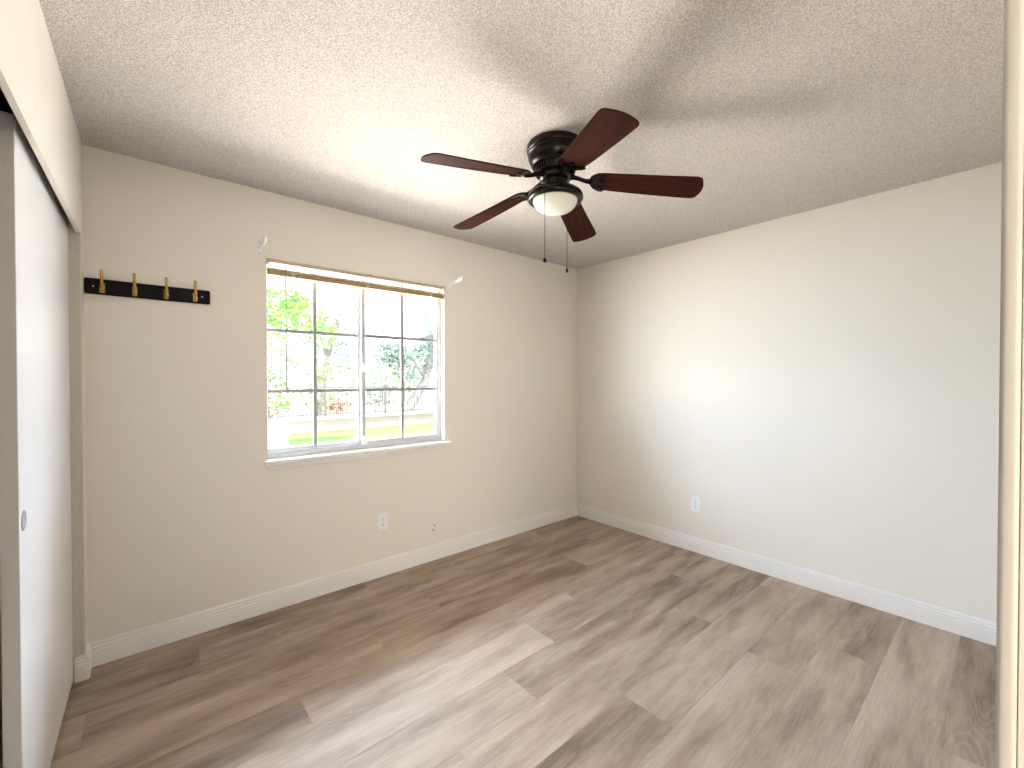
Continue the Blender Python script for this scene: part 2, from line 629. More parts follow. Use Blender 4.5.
# closet jamb liners
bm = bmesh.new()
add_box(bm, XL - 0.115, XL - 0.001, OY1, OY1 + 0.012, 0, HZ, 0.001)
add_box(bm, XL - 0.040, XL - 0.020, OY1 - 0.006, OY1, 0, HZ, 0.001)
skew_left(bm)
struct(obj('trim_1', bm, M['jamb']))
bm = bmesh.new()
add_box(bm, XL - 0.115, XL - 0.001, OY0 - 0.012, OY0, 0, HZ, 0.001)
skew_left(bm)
struct(obj('trim_2', bm, M['jamb']))
# closet interior
bm = bmesh.new()
add_box(bm, XL - 0.85, XL - 0.75, -0.12, D, 0, H)
add_box(bm, XL - 0.75, XL - 0.16, -0.22, -0.12, 0, H)
struct(obj('wall_closet', bm, M['closet']))

# near wall with the doorway the camera stands in
DX0, DX1, DZ = -0.10, 0.655, 2.05
bm = bmesh.new()
add_box(bm, XL - 0.16, DX0 - 0.02, NEAR - 0.115, NEAR, 0, H)
add_box(bm, DX1 + 0.02, E, NEAR - 0.115, NEAR, 0, H)
add_box(bm, DX0 - 0.02, DX1 + 0.02, NEAR - 0.115, NEAR, DZ + 0.02, H)
struct(obj('wall_near', bm, M['wall']))
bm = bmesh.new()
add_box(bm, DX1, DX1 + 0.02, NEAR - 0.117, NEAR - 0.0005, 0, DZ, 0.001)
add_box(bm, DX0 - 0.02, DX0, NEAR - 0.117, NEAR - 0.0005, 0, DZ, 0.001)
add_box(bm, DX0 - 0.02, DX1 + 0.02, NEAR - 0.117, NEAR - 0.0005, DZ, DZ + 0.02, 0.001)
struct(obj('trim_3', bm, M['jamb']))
# casing on the room side, rounded inner edge
bm = bmesh.new()
for x0, x1 in ((0.650, 0.708), (-0.153, -0.095)):
    add_box(bm, x0, x1, NEAR, 0.0085, 0, DZ + 0.06, 0.0045, 4)
add_box(bm, -0.095, 0.650, NEAR, 0.0085, DZ + 0.005, DZ + 0.06, 0.0045, 4)
struct(obj('trim_4', bm, M['casing'], smooth=True))
# hallway behind the doorway
bm = bmesh.new()
add_box(bm, -1.05, E, -1.75, -1.70, 0, H)
add_box(bm, -1.10, -1.05, -1.75, -0.22, 0, H)
add_box(bm, 1.6, 1.65, -1.70, NEAR - 0.115, 0, H)
struct(obj('wall_hall', bm, M['hall']))

# ------------------------------------------------------------------ baseboards
BP = [(0, 0), (0.0145, 0), (0.0145, 0.072), (0.0135, 0.0745), (0.0088, 0.0755), (0.0082, 0.0775), (0.0088, 0.0795), (0.0128, 0.0815), (0.0134, 0.086),
      (0.0122, 0.0905), (0.0072, 0.0925), (0.0064, 0.0945), (0.0082, 0.0975), (0.0088, 0.101), (0.0066, 0.1065), (0.0042, 0.110), (0.0036, 0.113), (0, 0.114)]


def baseboard(name, a, b, place, skew=False):
    bm = bmesh.new()
    extrude_profile(bm, BP, None, a, b, place)
    if skew:
        skew_left(bm)
    return struct(obj(name, bm, M['trim']))


baseboard('baseboard_back', XL, E, lambda s, t, z: (s, D - t, z))
baseboard('baseboard_right', 0.0, D, lambda s, t, z: (E - t, s, z))
bm = bmesh.new()
extrude_profile(bm, BP, None, OY1 - 0.014, D, lambda s, t, z: (XL + t, s, z))
extrude_profile(bm, BP, None, XL - 0.032, XL, lambda s, t, z: (s, OY1 - t, z))
skew_left(bm)
struct(obj('baseboard_left', bm, M['trim']))
baseboard('baseboard_near', 0.709, E, lambda s, t, z: (s, NEAR + t * 0.6, z))

# ------------------------------------------------------------------ closet sliding door
DXF = XL - 0.0385
door = bpy.data.objects.new('door_1', None)
COL.objects.link(door)
door['kind'] = 'structure'
door['label'] = 'white flat sliding closet door with a round finger pull, under the left wall header'
door['category'] = 'closet door'
DY0, DY1, DTOP = 1.752, 2.715, 2.064
# slab with a round hole for the pull: built as a panel whose front carries a recessed cup
bm = bmesh.new()
add_box(bm, DXF - 0.035, DXF, DY0, DY1, 0.014, DTOP, 0.0012, 1)
skew_left(bm)
obj('door_panel', bm, M['door'], door)
bm = bmesh.new()
# thin flange and dished cup, standing a hair proud of the face
prof = [(0.0, 0.0006), (0.017, 0.0008), (0.0205, 0.0016), (0.0225, 0.0022), (0.0245, 0.0016), (0.025, 0.0), (0.0, -0.004)]
lathe(bm, [(a_ * 1.14, b_) for a_, b_ in prof], 36)
bmesh.ops.transform(bm, matrix=Matrix.Translation((DXF, DY0 + 0.050, 0.957)) @ Matrix.Rotation(math.radians(90), 4, 'Y'), verts=bm.verts)
skew_left(bm)
obj('finger_pull', bm, M['pull'], door, smooth=True)
# dark top track with a hanger
bm = bmesh.new()
add_box(bm, XL - 0.110, XL - 0.0155, OY0, OY1 - 0.001, 2.118, 2.15)
add_box(bm, XL - 0.0180, XL - 0.0155, OY0, OY1 - 0.001, 2.03, 2.118)
add_box(bm, XL - 0.110, XL - 0.1075, OY0, OY1 - 0.001, 2.03, 2.118)
add_box(bm, XL - 0.066, XL - 0.0635, OY0, OY1 - 0.001, 2.098, 2.118)
skew_left(bm)
o = struct(obj('trim_5', bm, M['track']))

# ------------------------------------------------------------------ window
win = bpy.data.objects.new('window_1', None)
COL.objects.link(win)
win['kind'] = 'structure'
win['label'] = 'white two pane sliding window with grey muntin grids in the back wall'
win['category'] = 'window'
FY0, FY1 = 2.863, 2.925         # frame depth inside the opening
SZ = WZ0 + 0.012
# outer frame
bm = bmesh.new()
fl, fr, fb, ft = 0.014, 0.030, 0.030, 0.012
add_box(bm, WX0, WX0 + fl, FY0, FY1, SZ, WZ1, 0.0015, 1)
add_box(bm, WX1 - fr, WX1, FY0, FY1, SZ, WZ1, 0.0015, 1)
add_box(bm, WX0 + fl, WX1 - fr, FY0, FY1, SZ, SZ + fb, 0.0015, 1)
add_box(bm, WX0 + fl, WX1 - fr, FY0, FY1, WZ1 - ft, WZ1, 0.0015, 1)
add_box(bm, WX0 + fl, WX1 - fr, FY0 + 0.004, FY0 + 0.010, SZ + fb, SZ + fb + 0.010, 0.001, 1)
obj('window_frame', bm, M['vinyl'], win)


def sash(x0, x1, yf, yb, wl, wr, wb, nm, mid):
    z0, z1 = SZ + fb + 0.002, WZ1 - ft - 0.002
    bm = bmesh.new()
    add_box(bm, x0, x0 + wl, yf, yb, z0, z1, 0.002, 2)
    add_box(bm, x1 - wr, x1, yf, yb, z0, z1, 0.002, 2)
    add_box(bm, x0 + wl, x1 - wr, yf, yb, z0, z0 + wb, 0.002, 2)
    add_box(bm, x0 + wl, x1 - wr, yf, yb, z1 - 0.012, z1, 0.002, 2)
    s = obj('sash', bm, M['vinyl'], win)
    gx0, gx1, gz0, gz1 = x0 + wl, x1 - wr, z0 + wb, z1 - 0.012
    yg = (yf + yb) / 2 + 0.002
    obj_b = bmesh.new()
    add_box(obj_b, gx0 - 0.003, gx1 + 0.003, yg - 0.0015, yg + 0.0015, gz0 - 0.003, gz1 + 0.003)
    obj('pane', obj_b, M['glass'], s)
    bm = bmesh.new()
    hw = 0.011
    add_box(bm, mid - hw, mid + hw, yg - 0.010, yg - 0.002, gz0, gz1, 0.002, 2)
    for zz in (1.2795, 1.6475):
        add_box(bm, gx0, mid - hw, yg - 0.010, yg - 0.002, zz - hw, zz + hw, 0.002, 2)
        add_box(bm, mid + hw, gx1, yg - 0.010, yg - 0.002, zz - hw, zz + hw, 0.002, 2)
    obj('muntin', bm, M['alu'], s)
    return s


sL = sash(WX0 + fl, 1.133, 2.893, 2.915, 0.004, 0.028, 0.022, 'L', 0.834)
sR = sash(1.124, WX1 - fr, 2.868, 2.890, 0.026, 0.010, 0.022, 'R', 1.423)
# dark gasket line round the sliding pane
# latch on the meeting rail and the little roller stop at its foot
bm = bmesh.new()
add_box(bm, 1.128, 1.144, 2.846, 2.868, 1.40, 1.455, 0.003, 2)
add_box(bm, 1.132, 1.140, 2.836, 2.848, 1.41, 1.428, 0.002, 2)
obj('latch', bm, M['plate'], sR)
bm = bmesh.new()
add_box(bm, 1.126, 1.150, 2.850, 2.868, SZ + fb, SZ + fb + 0.055, 0.003, 2)
obj('sash_stop', bm, M['plate'], sR)
# stool and apron
bm = bmesh.new()
add_box(bm, 0.527, 1.782, D - 0.034, D - 0.0002, 0.852, 0.880, 0.006, 3)
add_box(bm, WX0 + 0.0005, WX1 - 0.0005, D - 0.002, FY0 + 0.03, 0.8685, 0.880, 0.0)
o = obj('sill', bm, M['trim'], win)
bm = bmesh.new()
add_box(bm, 0.541, 1.766, D - 0.015, D - 0.0002, 0.823, 0.852, 0.003, 2)
obj('apron', bm, M['trim'], win)

# ------------------------------------------------------------------ raised blind
bl = thing('window_blind', 'tan and cream horizontal blind drawn fully up at the top of the window', 'blind', ((WX0 + WX1) / 2, D + 0.01, WZ1 - 0.003))
LX = (WX1 - WX0) / 2
bm = bmesh.new()
y0, y1 = -0.024, 0.024
# headrail: U channel, open top
add_box(bm, -LX + 0.004, LX - 0.004, y0, y0 + 0.002, -0.023, -0.001, 0.0008, 1)
add_box(bm, -LX + 0.004, LX - 0.004, y1 - 0.002, y1, -0.023, -0.001, 0.0008, 1)
add_box(bm, -LX + 0.004, LX - 0.004, y0 + 0.002, y1 - 0.002, -0.023, -0.021)
add_box(bm, -LX + 0.004, LX - 0.004, y0 - 0.004, y0, -0.008, -0.001, 0.0015, 2)
add_box(bm, -LX + 0.004, LX - 0.004, y0 - 0.003, y0, -0.023, -0.019, 0.001, 1)
obj('headrail', bm, M['blind'], bl)
for sx in (-1, 1):
    bm = bmesh.new()
    xo = sx * (LX - 0.007)
    add_box(bm, xo - 0.006, xo + 0.006, y0 - 0.006, y1, -0.034, -0.0005, 0.001, 1)
    add_box(bm, xo - 0.004, xo + 0.004, y0 - 0.009, y0 - 0.006, -0.030, -0.008, 0.001, 1)
    o = obj('end_bracket', bm, M['blind'], bl)
# gathered slats
for k in range(4):
    z = -0.0535 - k * 0.0033
    bm = bmesh.new()
    n = 6
    top, bot = [], []
    for i in range(n + 1):
        yy = -0.022 + 0.044 * i / n
        zz = z + 0.0012 * (1 - (2 * i / n - 1) ** 2)
        top.append((yy, zz + 0.0009)); bot.append((yy, zz - 0.0009))
    ring = top + bot[::-1]
    r0 = [bm.verts.new((-LX + 0.008, yy, zz)) for yy, zz in ring]
    r1 = [bm.verts.new((LX - 0.008, yy, zz)) for yy, zz in ring]
    for q in range(len(ring)):
        q2 = (q + 1) % len(ring)
        bm.faces.new((r0[q], r0[q2], r1[q2], r1[q]))
    bm.faces.new(r0[::-1]); bm.faces.new(r1)
    obj('slat', bm, M['slat'], bl)
bm = bmesh.new()
add_box(bm, -LX + 0.008, LX - 0.008, -0.023, 0.023, -0.094, -0.0655, 0.003, 2)
obj('bottom_rail', bm, M['blind_rail'], bl)
for xx in (-0.455, 0.0, 0.48):
    bm = bmesh.new()
    add_box(bm, xx - 0.010, xx + 0.010, -0.0265, -0.0232, -0.094, -0.066, 0.001, 1)
    add_box(bm, xx - 0.002, xx + 0.002, -0.0262, -0.0246, -0.067, -0.033)
    obj('cord_clip', bm, M['blind'], bl)
for xx in (0.02, 0.52):
    bm = bmesh.new()
    add_box(bm, xx - 0.006, xx + 0.006, y0 - 0.006, y0 + 0.004, -0.006, 0.002, 0.001, 1)
    obj('cord_guide', bm, M['alu'], bl)
bm = bmesh.new()
tube(bm, [(-0.5, -0.031, -0.03), (-0.5, -0.033, -0.06), (-0.499, -0.033, -0.40), (-0.497, -0.033, -0.76)], [0.0028, 0.0035, 0.0035, 0.0042], 6)
obj('tilt_wand', bm, M['wand'], bl)

# ------------------------------------------------------------------ curtain rod brackets
def rod_bracket(label, x, z):
    t = thing('curtain_rod_bracket', label, 'bracket', (x, D, z), 0, 'curtain rod brackets')
    bm = bmesh.new()
    add_box(bm, -0.010, 0.010, -0.004, -0.0001, -0.045, 0.040, 0.0015, 2)
    obj('wall_plate', bm, M['plate'], t)
    bm = bmesh.new()
    add_box(bm, -0.005, 0.005, -0.125, -0.004, -0.008, 0.012, 0.001, 1)
    pts = [(0, -0.120, 0.024), (0, -0.122, 0.010), (0, -0.132, 0.001), (0, -0.147, 0.001), (0, -0.157, 0.010), (0, -0.159, 0.026)]
    tube(bm, pts, 0.0080, 8)
    obj('arm', bm, M['plate'], t, smooth=True)
    for zz in (-0.032, 0.027):
        bm = bmesh.new()
        lathe(bm, [(0, 0.0022), (0.0028, 0.0016), (0.0042, 0), (0, -0.001)], 12)
        bmesh.ops.transform(bm, matrix=Matrix.Translation((0, -0.0038, zz)) @ Matrix.Rotation(math.radians(90), 4, 'X'), verts=bm.verts)
        obj('screw', bm, M['chrome'], t, smooth=True)


rod_bracket('white metal curtain rod bracket on the wall above the left end of the window', 0.513, 2.105)
rod_bracket('white metal curtain rod bracket on the wall above the right end of the window', 1.797, 2.085)

# ------------------------------------------------------------------ coat rack
rk = thing('coat_rack', 'black wooden wall rack with four brass hooks left of the window', 'coat rack', (0.037, D, 1.789))
bm = bmesh.new()
add_box(bm, -0.2405, 0.2405, -0.017, -0.0001, -0.0365, 0.0365, 0.005, 1)
obj('board', bm, M['black'], rk)
for hx in (-0.178, -0.063, 0.057, 0.175):
    hk = bmesh.new()
    # back plate, upper long prong, lower short prong with ball ends
    add_box(hk, -0.009, 0.009, -0.021, -0.017, -0.029, 0.016, 0.0015, 2)
    tube(hk, [(0, -0.019, -0.010), (0, -0.032, -0.014), (0, -0.047, 0.000), (0, -0.057, 0.030), (0, -0.063, 0.066)], [0.0068, 0.0068, 0.0064, 0.0058, 0.0054], 10)
    tube(hk, [(0, -0.020, -0.014), (0, -0.030, -0.026), (0, -0.042, -0.030), (0, -0.050, -0.020)], [0.005, 0.005, 0.0045, 0.0042], 10)
    h = obj('hook', hk, M['brass'], rk, smooth=True, loc=(hx, 0, 0))
    for rad, cy, cz in ((0.0098, -0.050, -0.015), (0.0062, -0.0635, 0.068)):
        bm = bmesh.new()
        bmesh.ops.create_uvsphere(bm, u_segments=12, v_segments=8, radius=rad)
        bmesh.ops.translate(bm, vec=(0, cy, cz), verts=bm.verts)
        obj('ball_tip', bm, M['brass'], h, smooth=True)
for sx in (-0.209, 0.206):
    bm = bmesh.new()
    lathe(bm, [(0, 0.0025), (0.003, 0.002), (0.0048, 0), (0, -0.001)], 14)
    bmesh.ops.transform(bm, matrix=Matrix.Translation((sx, -0.0168, 0.0)) @ Matrix.Rotation(math.radians(90), 4, 'X'), verts=bm.verts)
    obj('screw', bm, M['chrome'], rk, smooth=True)


# ------------------------------------------------------------------ outlets
def outlet(label, loc, rz):
    t = thing('wall_outlet', label, 'outlet', loc, rz, 'duplex wall outlets')
    bm = bmesh.new()
    add_box(bm, -0.036, 0.036, -0.0065, -0.0001, -0.058, 0.058, 0.0025, 3)
    obj('cover_plate', bm, M['plate'], t)
    for zz in (-0.0195, 0.0195):
        bm = bmesh.new()
        pts = []
        for k in range(32):
            a = 2 * math.pi * k / 32
            pts.append((0.0172 * math.cos(a), max(-0.0135, min(0.0135, 0.0172 * math.sin(a)))))
        prism(bm, pts, 0.0, 0.0022)
        bmesh.ops.transform(bm, matrix=Matrix.Translation((0, -0.006, zz)) @ Matrix.Rotation(math.radians(90), 4, 'X'), verts=bm.verts)
        rc = obj('receptacle', bm, M['plate'], t)
        bm = bmesh.new()
        add_box(bm, -0.0075, -0.0052, -0.0084, -0.0075, zz - 0.001, zz + 0.008)
        add_box(bm, 0.0052, 0.0075, -0.0084, -0.0075, zz - 0.001, zz + 0.007)
        add_box(bm, -0.0025, 0.0025, -0.0084, -0.0075, zz - 0.010, zz - 0.005, 0.0004, 1)
        obj('slot', bm, M['slot'], rc)
    bm = bmesh.new()
    lathe(bm, [(0, 0.0015), (0.002, 0.0012), (0.0034, 0), (0, -0.001)], 12)
    bmesh.ops.transform(bm, matrix=Matrix.Translation((0, -0.0063, 0)) @ Matrix.Rotation(math.radians(90), 4, 'X'), verts=bm.verts)
    obj('screw', bm, M['chrome'], t, smooth=True)


outlet('white duplex outlet low on the back wall below the window', (1.245, D, 0.373), 0)
outlet('white duplex outlet low on the right wall above the baseboard', (E, 1.605, 0.372), math.radians(-90))

# two filled holes in the back wall right of the outlet
for nm, px, pz, lb in (('wall_hole', 1.655, 0.255, 'upper of two small tan screw holes in the back wall near the baseboard'),
                       ('wall_hole', 1.645, 0.222, 'lower of two small tan screw holes in the back wall near the baseboard')):
    bm = bmesh.new()
    lathe(bm, [(0, 0.0002), (0.004, 0.0004), (0.0062, 0.0016), (0.0085, 0.0010), (0.0095, 0.0), (0, -0.001)], 16)
    o = obj(nm, bm, simple('wall_plug_tan', (0.58, 0.48, 0.33), 0.8), smooth=True)
    o.matrix_world = Matrix.Translation((px, D - 0.0005, pz)) @ Matrix.Rotation(math.radians(90), 4, 'X')
    o['label'] = lb
    o['category'] = 'wall hole'
    o['group'] = 'screw holes right of the outlet'

# ------------------------------------------------------------------ ceiling fan
FX, FY = 1.471, 1.401
fan = thing('ceiling_fan', 'dark bronze five blade ceiling fan with opal glass light and pull chains', 'ceiling fan', (FX, FY, H))
bm = bmesh.new()
lathe(bm, [(0, 0.0), (0.130, 0.0), (0.133, -0.005), (0.133, -0.026), (0.130, -0.031), (0.1265, -0.033), (0.1265, -0.038), (0.129, -0.040),
           (0.129, -0.044), (0.125, -0.046), (0.123, -0.050), (0.126, -0.053), (0.1265, -0.057), (0.124, -0.066), (0.117, -0.082), (0.109, -0.092), (0.103, -0.097), (0, -0.097)], 64)
obj('motor_housing', bm, M['bronze'], fan, smooth=True)
# vented ring: a band of fins round a dark core
bm = bmesh.new()
lathe(bm, [(0, -0.0965), (0.106, -0.0965), (0.106, -0.101), (0.088, -0.103), (0.078, -0.125), (0.093, -0.128), (0.091, -0.133), (0.06, -0.137), (0, -0.137)], 64)
for k in range(36):
    a = 2 * math.pi * k / 36
    t2 = bmesh.new()
    add_box(t2, 0.074, 0.099, -0.0036, 0.0036, -0.128, -0.0985, 0.001, 1)
    for v in t2.verts:
        if v.co.z < -0.114:
            v.co.x -= 0.008
    merge(bm, t2, Matrix.Rotation(a, 4, 'Z'))
obj('vent_ring', bm, M['bronze'], fan, smooth=False)
bm = bmesh.new()
lathe(bm, [(0, -0.134), (0.066, -0.134), (0.073, -0.139), (0.073, -0.157), (0.067, -0.163), (0.056, -0.166), (0.054, -0.180), (0.058, -0.206), (0, -0.206)], 48)
obj('blade_hub', bm, M['bronze'], fan, smooth=True)
# light kit
bm = bmesh.new()
lathe(bm, [(0, -0.198), (0.058, -0.198), (0.066, -0.203), (0.090, -0.208), (0.112, -0.216), (0.124, -0.225), (0.130, -0.237), (0.130, -0.247), (0.126, -0.254),
           (0.118, -0.258), (0.108, -0.258), (0.104, -0.255), (0.100, -0.245), (0, -0.240)], 64)
obj('light_ring', bm, M['bronze'], fan, smooth=True)
bm = bmesh.new()
prof = [(0, -0.2405)]
R = 0.104
prof.append((R - 0.002, -0.2455))
for k in range(0, 15):
    a = math.radians(90 * k / 14)
    prof.append((R * math.cos(a) if k < 14 else 0, -0.254 - 0.060 * math.sin(a)))
lathe(bm, prof, 64)
obj('glass_bowl', bm, M['globe'], fan, smooth=True)


# blades
def blade_outline(r0, r1, w0, w1):
    pts = []
    # root end, rounded
    nr = 8
    for k in range(nr + 1):
        a = math.radians(90 + 180 * k / nr)
        pts.append((r0 + 0.045 + 0.045 * math.cos(a), w0 / 2 * math.sin(a)))
    # lower edge towards tip
    for k in range(1, 8):
        t = k / 8
        pts.append((r0 + 0.045 + (r1 - 0.06 - r0 - 0.045) * t, -(w0 + (w1 - w0) * t ** 0.9) / 2))
    # tip with rounded corners and a gently bowed end
    rc = 0.026
    for k in range(9):
        a = math.radians(-90 + 80 * k / 8)
        pts.append((r1 - rc - 0.010 + rc * math.cos(a), -w1 / 2 + rc + rc * math.sin(a)))
    for k in range(1, 6):
        t = k / 6
        yy = (-w1 / 2 + rc) * (1 - 2 * t)
        pts.append((r1 - 0.010 + 0.010 * (1 - (2 * t - 1) ** 2), yy))
    for k in range(9):
        a = math.radians(10 + 80 * k / 8)
        pts.append((r1 - rc - 0.010 + rc * math.cos(a), w1 / 2 - rc + rc * math.sin(a)))
    for k in range(7, 0, -1):
        t = k / 8
        pts.append((r0 + 0.045 + (r1 - 0.06 - r0 - 0.045) * t, (w0 + (w1 - w0) * t ** 0.9) / 2))
    return pts


RT = 0.655
PITCH_B = math.radians(-11.5)
DROOP = 0.070
ROOT_Z = -0.166


def place_blade(bm, ang):
    """local blade (x out, y chord) -> pitched and drooped to the fan"""
    for v in bm.verts:
        x, y, z = v.co
        zz = z + math.tan(PITCH_B) * y + ROOT_Z - DROOP * max(0, (x - 0.15) / 0.5) ** 0.85
        v.co = Vector((x, y, zz))


ang_list = [27.3, 98.8, 173.6, 243.2, 311.2]
bmB = bmesh.new()
prism(bmB, blade_outline(0.165, RT, 0.112, 0.142), -0.003, 0.003)
bmesh.ops.bevel(bmB, geom=[e for e in bmB.edges if abs(e.verts[0].co.z - e.verts[1].co.z) < 1e-5 and len(e.link_faces) == 2 and any(len(f.verts) > 6 for f in e.link_faces)],
                offset=0.0015, segments=2, affect='EDGES')
place_blade(bmB, 0)
blade0 = obj('blade', bmB, M['blade'], fan)
# blade iron: arm from hub dropping to a spade shaped plate under the root
bmI = bmesh.new()
tp = bmesh.new()
pl = []
# crescent plate hugging the rounded root
for k in range(17):
    a = math.radians(90 + 180 * k / 16)
    pl.append((0.214 + 0.058 * math.cos(a), 0.061 * math.sin(a)))
for k in range(17):
    a = math.radians(270 - 180 * k / 16)
    pl.append((0.228 + 0.036 * math.cos(a), 0.046 * math.sin(a)))
prism(tp, pl, -0.0085, -0.0032)
place_blade(tp, 0)
merge(bmI, tp)
tp = bmesh.new()
prism(tp, [(0.186, -0.012), (0.200, -0.014), (0.216, -0.010), (0.222, 0), (0.216, 0.010), (0.200, 0.014), (0.186, 0.012)], -0.0080, -0.0033)
place_blade(tp, 0)
merge(bmI, tp)
zr = ROOT_Z
tube(bmI, [(0.060, 0, -0.148), (0.085, 0, -0.150), (0.110, 0, -0.158), (0.132, 0, -0.168), (0.150, 0, zr - 0.007), (0.172, 0, zr - 0.012)],
     [0.013, 0.011, 0.0095, 0.0095, 0.011, 0.012], 10)
iron0 = obj('blade_iron', bmI, M['bronze'], blade0, smooth=True)
screws0 = []
for sx, sy in ((0.178, -0.036), (0.178, 0.036), (0.204, 0.0)):
    tp = bmesh.new()
    lathe(tp, [(0, -0.0115), (0.004, -0.0105), (0.0055, -0.0082), (0, -0.0078)], 10)
    bmesh.ops.translate(tp, vec=(sx, sy, 0), verts=tp.verts)
    place_blade(tp, 0)
    screws0.append(obj('screw', tp, M['bronze'], blade0))
blade0.rotation_euler = (0, 0, math.radians(ang_list[0]))
for a in ang_list[1:]:
    b2 = blade0.copy()
    COL.objects.link(b2)
    b2.parent = fan
    b2.rotation_euler = (0, 0, math.radians(a))
    for ch in [iron0] + screws0:
        c2 = ch.copy()
        COL.objects.link(c2)
        c2.parent = b2

# pull chains
def pull_chain(x, y, zt, zb, fr_, fh):
    bm = bmesh.new()
    tube(bm, [(x, y, zt), (x, y, zb)], 0.0011, 6)
    n = int((zt - zb) / 0.0055)
    for k in range(n):
        t2 = bmesh.new()
        bmesh.ops.create_icosphere(t2, subdivisions=1, radius=0.0019)
        merge(bm, t2, Matrix.Translation((x, y, zt - 0.0055 * (k + 0.5))))
    c = obj('pull_chain', bm, M['bronze'], fan)
    bm = bmesh.new()
    lathe(bm, [(0, 0), (fr_ * 0.45, -0.001), (fr_ * 0.9, -fh * 0.25), (fr_, -fh * 0.6), (fr_ * 0.8, -fh * 0.92), (0, -fh)], 16, (x, y, zb))
    obj('fob', bm, M['bronze'], c, smooth=True)


pull_chain(-0.102, -0.033, -0.250, -0.545, 0.0075, 0.022)
pull_chain(0.105, 0.021, -0.250, -0.545, 0.0052, 0.024)

# ------------------------------------------------------------------ outside
OY = D + WT
# eave: sloping roof slab with soffit underside and fascia
bm = bmesh.new()
ex0, ex1 = -4.0, 8.0
y_a, y_b = OY + 0.0, 3.72
prof = [(y_a, 2.30), (y_b, 2.062), (y_b + 0.02, 2.062), (y_b + 0.02, 2.21), (y_a, 2.47)]
r0 = [bm.verts.new((ex0, y, z)) for y, z in prof]
r1 = [bm.verts.new((ex1, y, z)) for y, z in prof]
for k in range(5):
    bm.faces.new((r0[k], r0[(k + 1) % 5], r1[(k + 1) % 5], r1[k]))
bm.faces.new(r0[::-1]); bm.faces.new(r1)
struct(obj('roof_eave', bm, M['soffit']))

struct(box('ground', -60, 80, 13.35, 90, GZ - 0.3, GZ + 0.05, M['dirt']))
struct(box('ground_patio', -30, 40, OY, 9.6, GZ - 0.3, GZ, M['patio']))
# lawn: curved-edged strip in front of the garden wall
bm = bmesh.new()
pts = [(3.05, 12.9), (2.8, 12.3), (2.72, 11.6), (2.55, 10.8), (2.45, 10.2), (2.75, 9.75), (5, 9.45), (30, 9.2), (30, 12.9)]
prism(bm, pts, GZ - 0.25, GZ + 0.012)
struct(obj('lawn', bm, M['lawn']))
bm = bmesh.new()
prism(bm, [(-30, 9.6), (30, 9.6), (30, 13.35), (-30, 13.35)], GZ - 0.3, GZ - 0.004)
struct(obj('ground_walk', bm, M['patio']))
# low block garden wall with cap
gw = box('wall_garden', -20, 34, 12.9, 13.3, GZ - 0.2, 0.20, M['block'])
struct(gw)
box('wall_cap', -20, 34, 12.84, 13.36, 0.20, 0.255, M['cap'], gw, bev=0.008)

# iron fence on the wall
fe = thing('iron_fence', 'dark iron picket fence standing on the low garden wall outside the window', 'fence', (1.0, 13.1, 0.255))
FXA, FXB = -1.3, 10.9
for zz in (0.06, 0.84):
    box('rail', FXA, FXB, -0.016, 0.016, zz, zz + 0.032, M['iron'], fe)
bm = bmesh.new()
add_box(bm, -0.009, 0.009, -0.009, 0.009, 0.0, 0.87, 0)
pk0 = obj('picket', bm, M['iron'], fe)
xs = FXA + 0.1
pk0.location = (xs, 0, 0.0)
n = 1
while xs + 0.125 < FXB - 0.03:
    xs += 0.125
    c = pk0.copy()
    COL.objects.link(c)
    c.parent = fe
    c.location = (xs, 0, 0)
bm = bmesh.new()
add_box(bm, -0.03, 0.03, -0.03, 0.03, 0, 0.96, 0.004, 1)
po = obj('post', bm, M['iron'], fe)
po.location = (FXA, 0, 0)
for xx in (1.2, 3.05, 4.9, 6.75, 8.6, FXB):
    c = po.copy()
    COL.objects.link(c)
    c.parent = fe
    c.location = (xx, 0, 0)


# trees and shrubs
def leaves(bm, centre, radii, n, size, rng):
    for k in range(n):
        while True:
            p = Vector((rng.uniform(-1, 1), rng.uniform(-1, 1), rng.uniform(-1, 1)))
            if 0.25 < p.length < 1:
                break
        p = Vector((centre[0] + p.x * radii[0], centre[1] + p.y * radii[1], centre[2] + p.z * radii[2]))
        s = size * rng.uniform(0.6, 1.3)
        q = Matrix.Rotation(rng.uniform(0, 6.28), 3, 'Z') @ Matrix.Rotation(rng.uniform(-1.2, 1.2), 3, 'X') @ Matrix.Rotation(rng.uniform(0, 6.28), 3, 'Z')
        vs = [bm.verts.new(p + q @ Vector(c)) for c in ((-s, 0, 0), (-0.2 * s, -0.42 * s, 0.08 * s), (s, 0, 0), (-0.2 * s, 0.42 * s, 0.08 * s))]
        bm.faces.new(vs)


def tree(name, label, cat, base, limbs, blobs, leafm, size, seed, group=None):
    """limbs: list of (points, radii); blobs: (centre, radii, count); all relative to base"""
    rng = random.Random(seed)
    t = thing(name, label, cat, base, 0, group)
    if limbs:
        bm = bmesh.new()
        for pts, rads in limbs:
            tube(bm, pts, rads, 10)
        obj('trunk', bm, M['bark'], t, smooth=True)
    bm = bmesh.new()
    for c, r, n_ in blobs:
        leaves(bm, c, r, n_, size, rng)
    me_o = obj('foliage', bm, leafm, t)
    return t


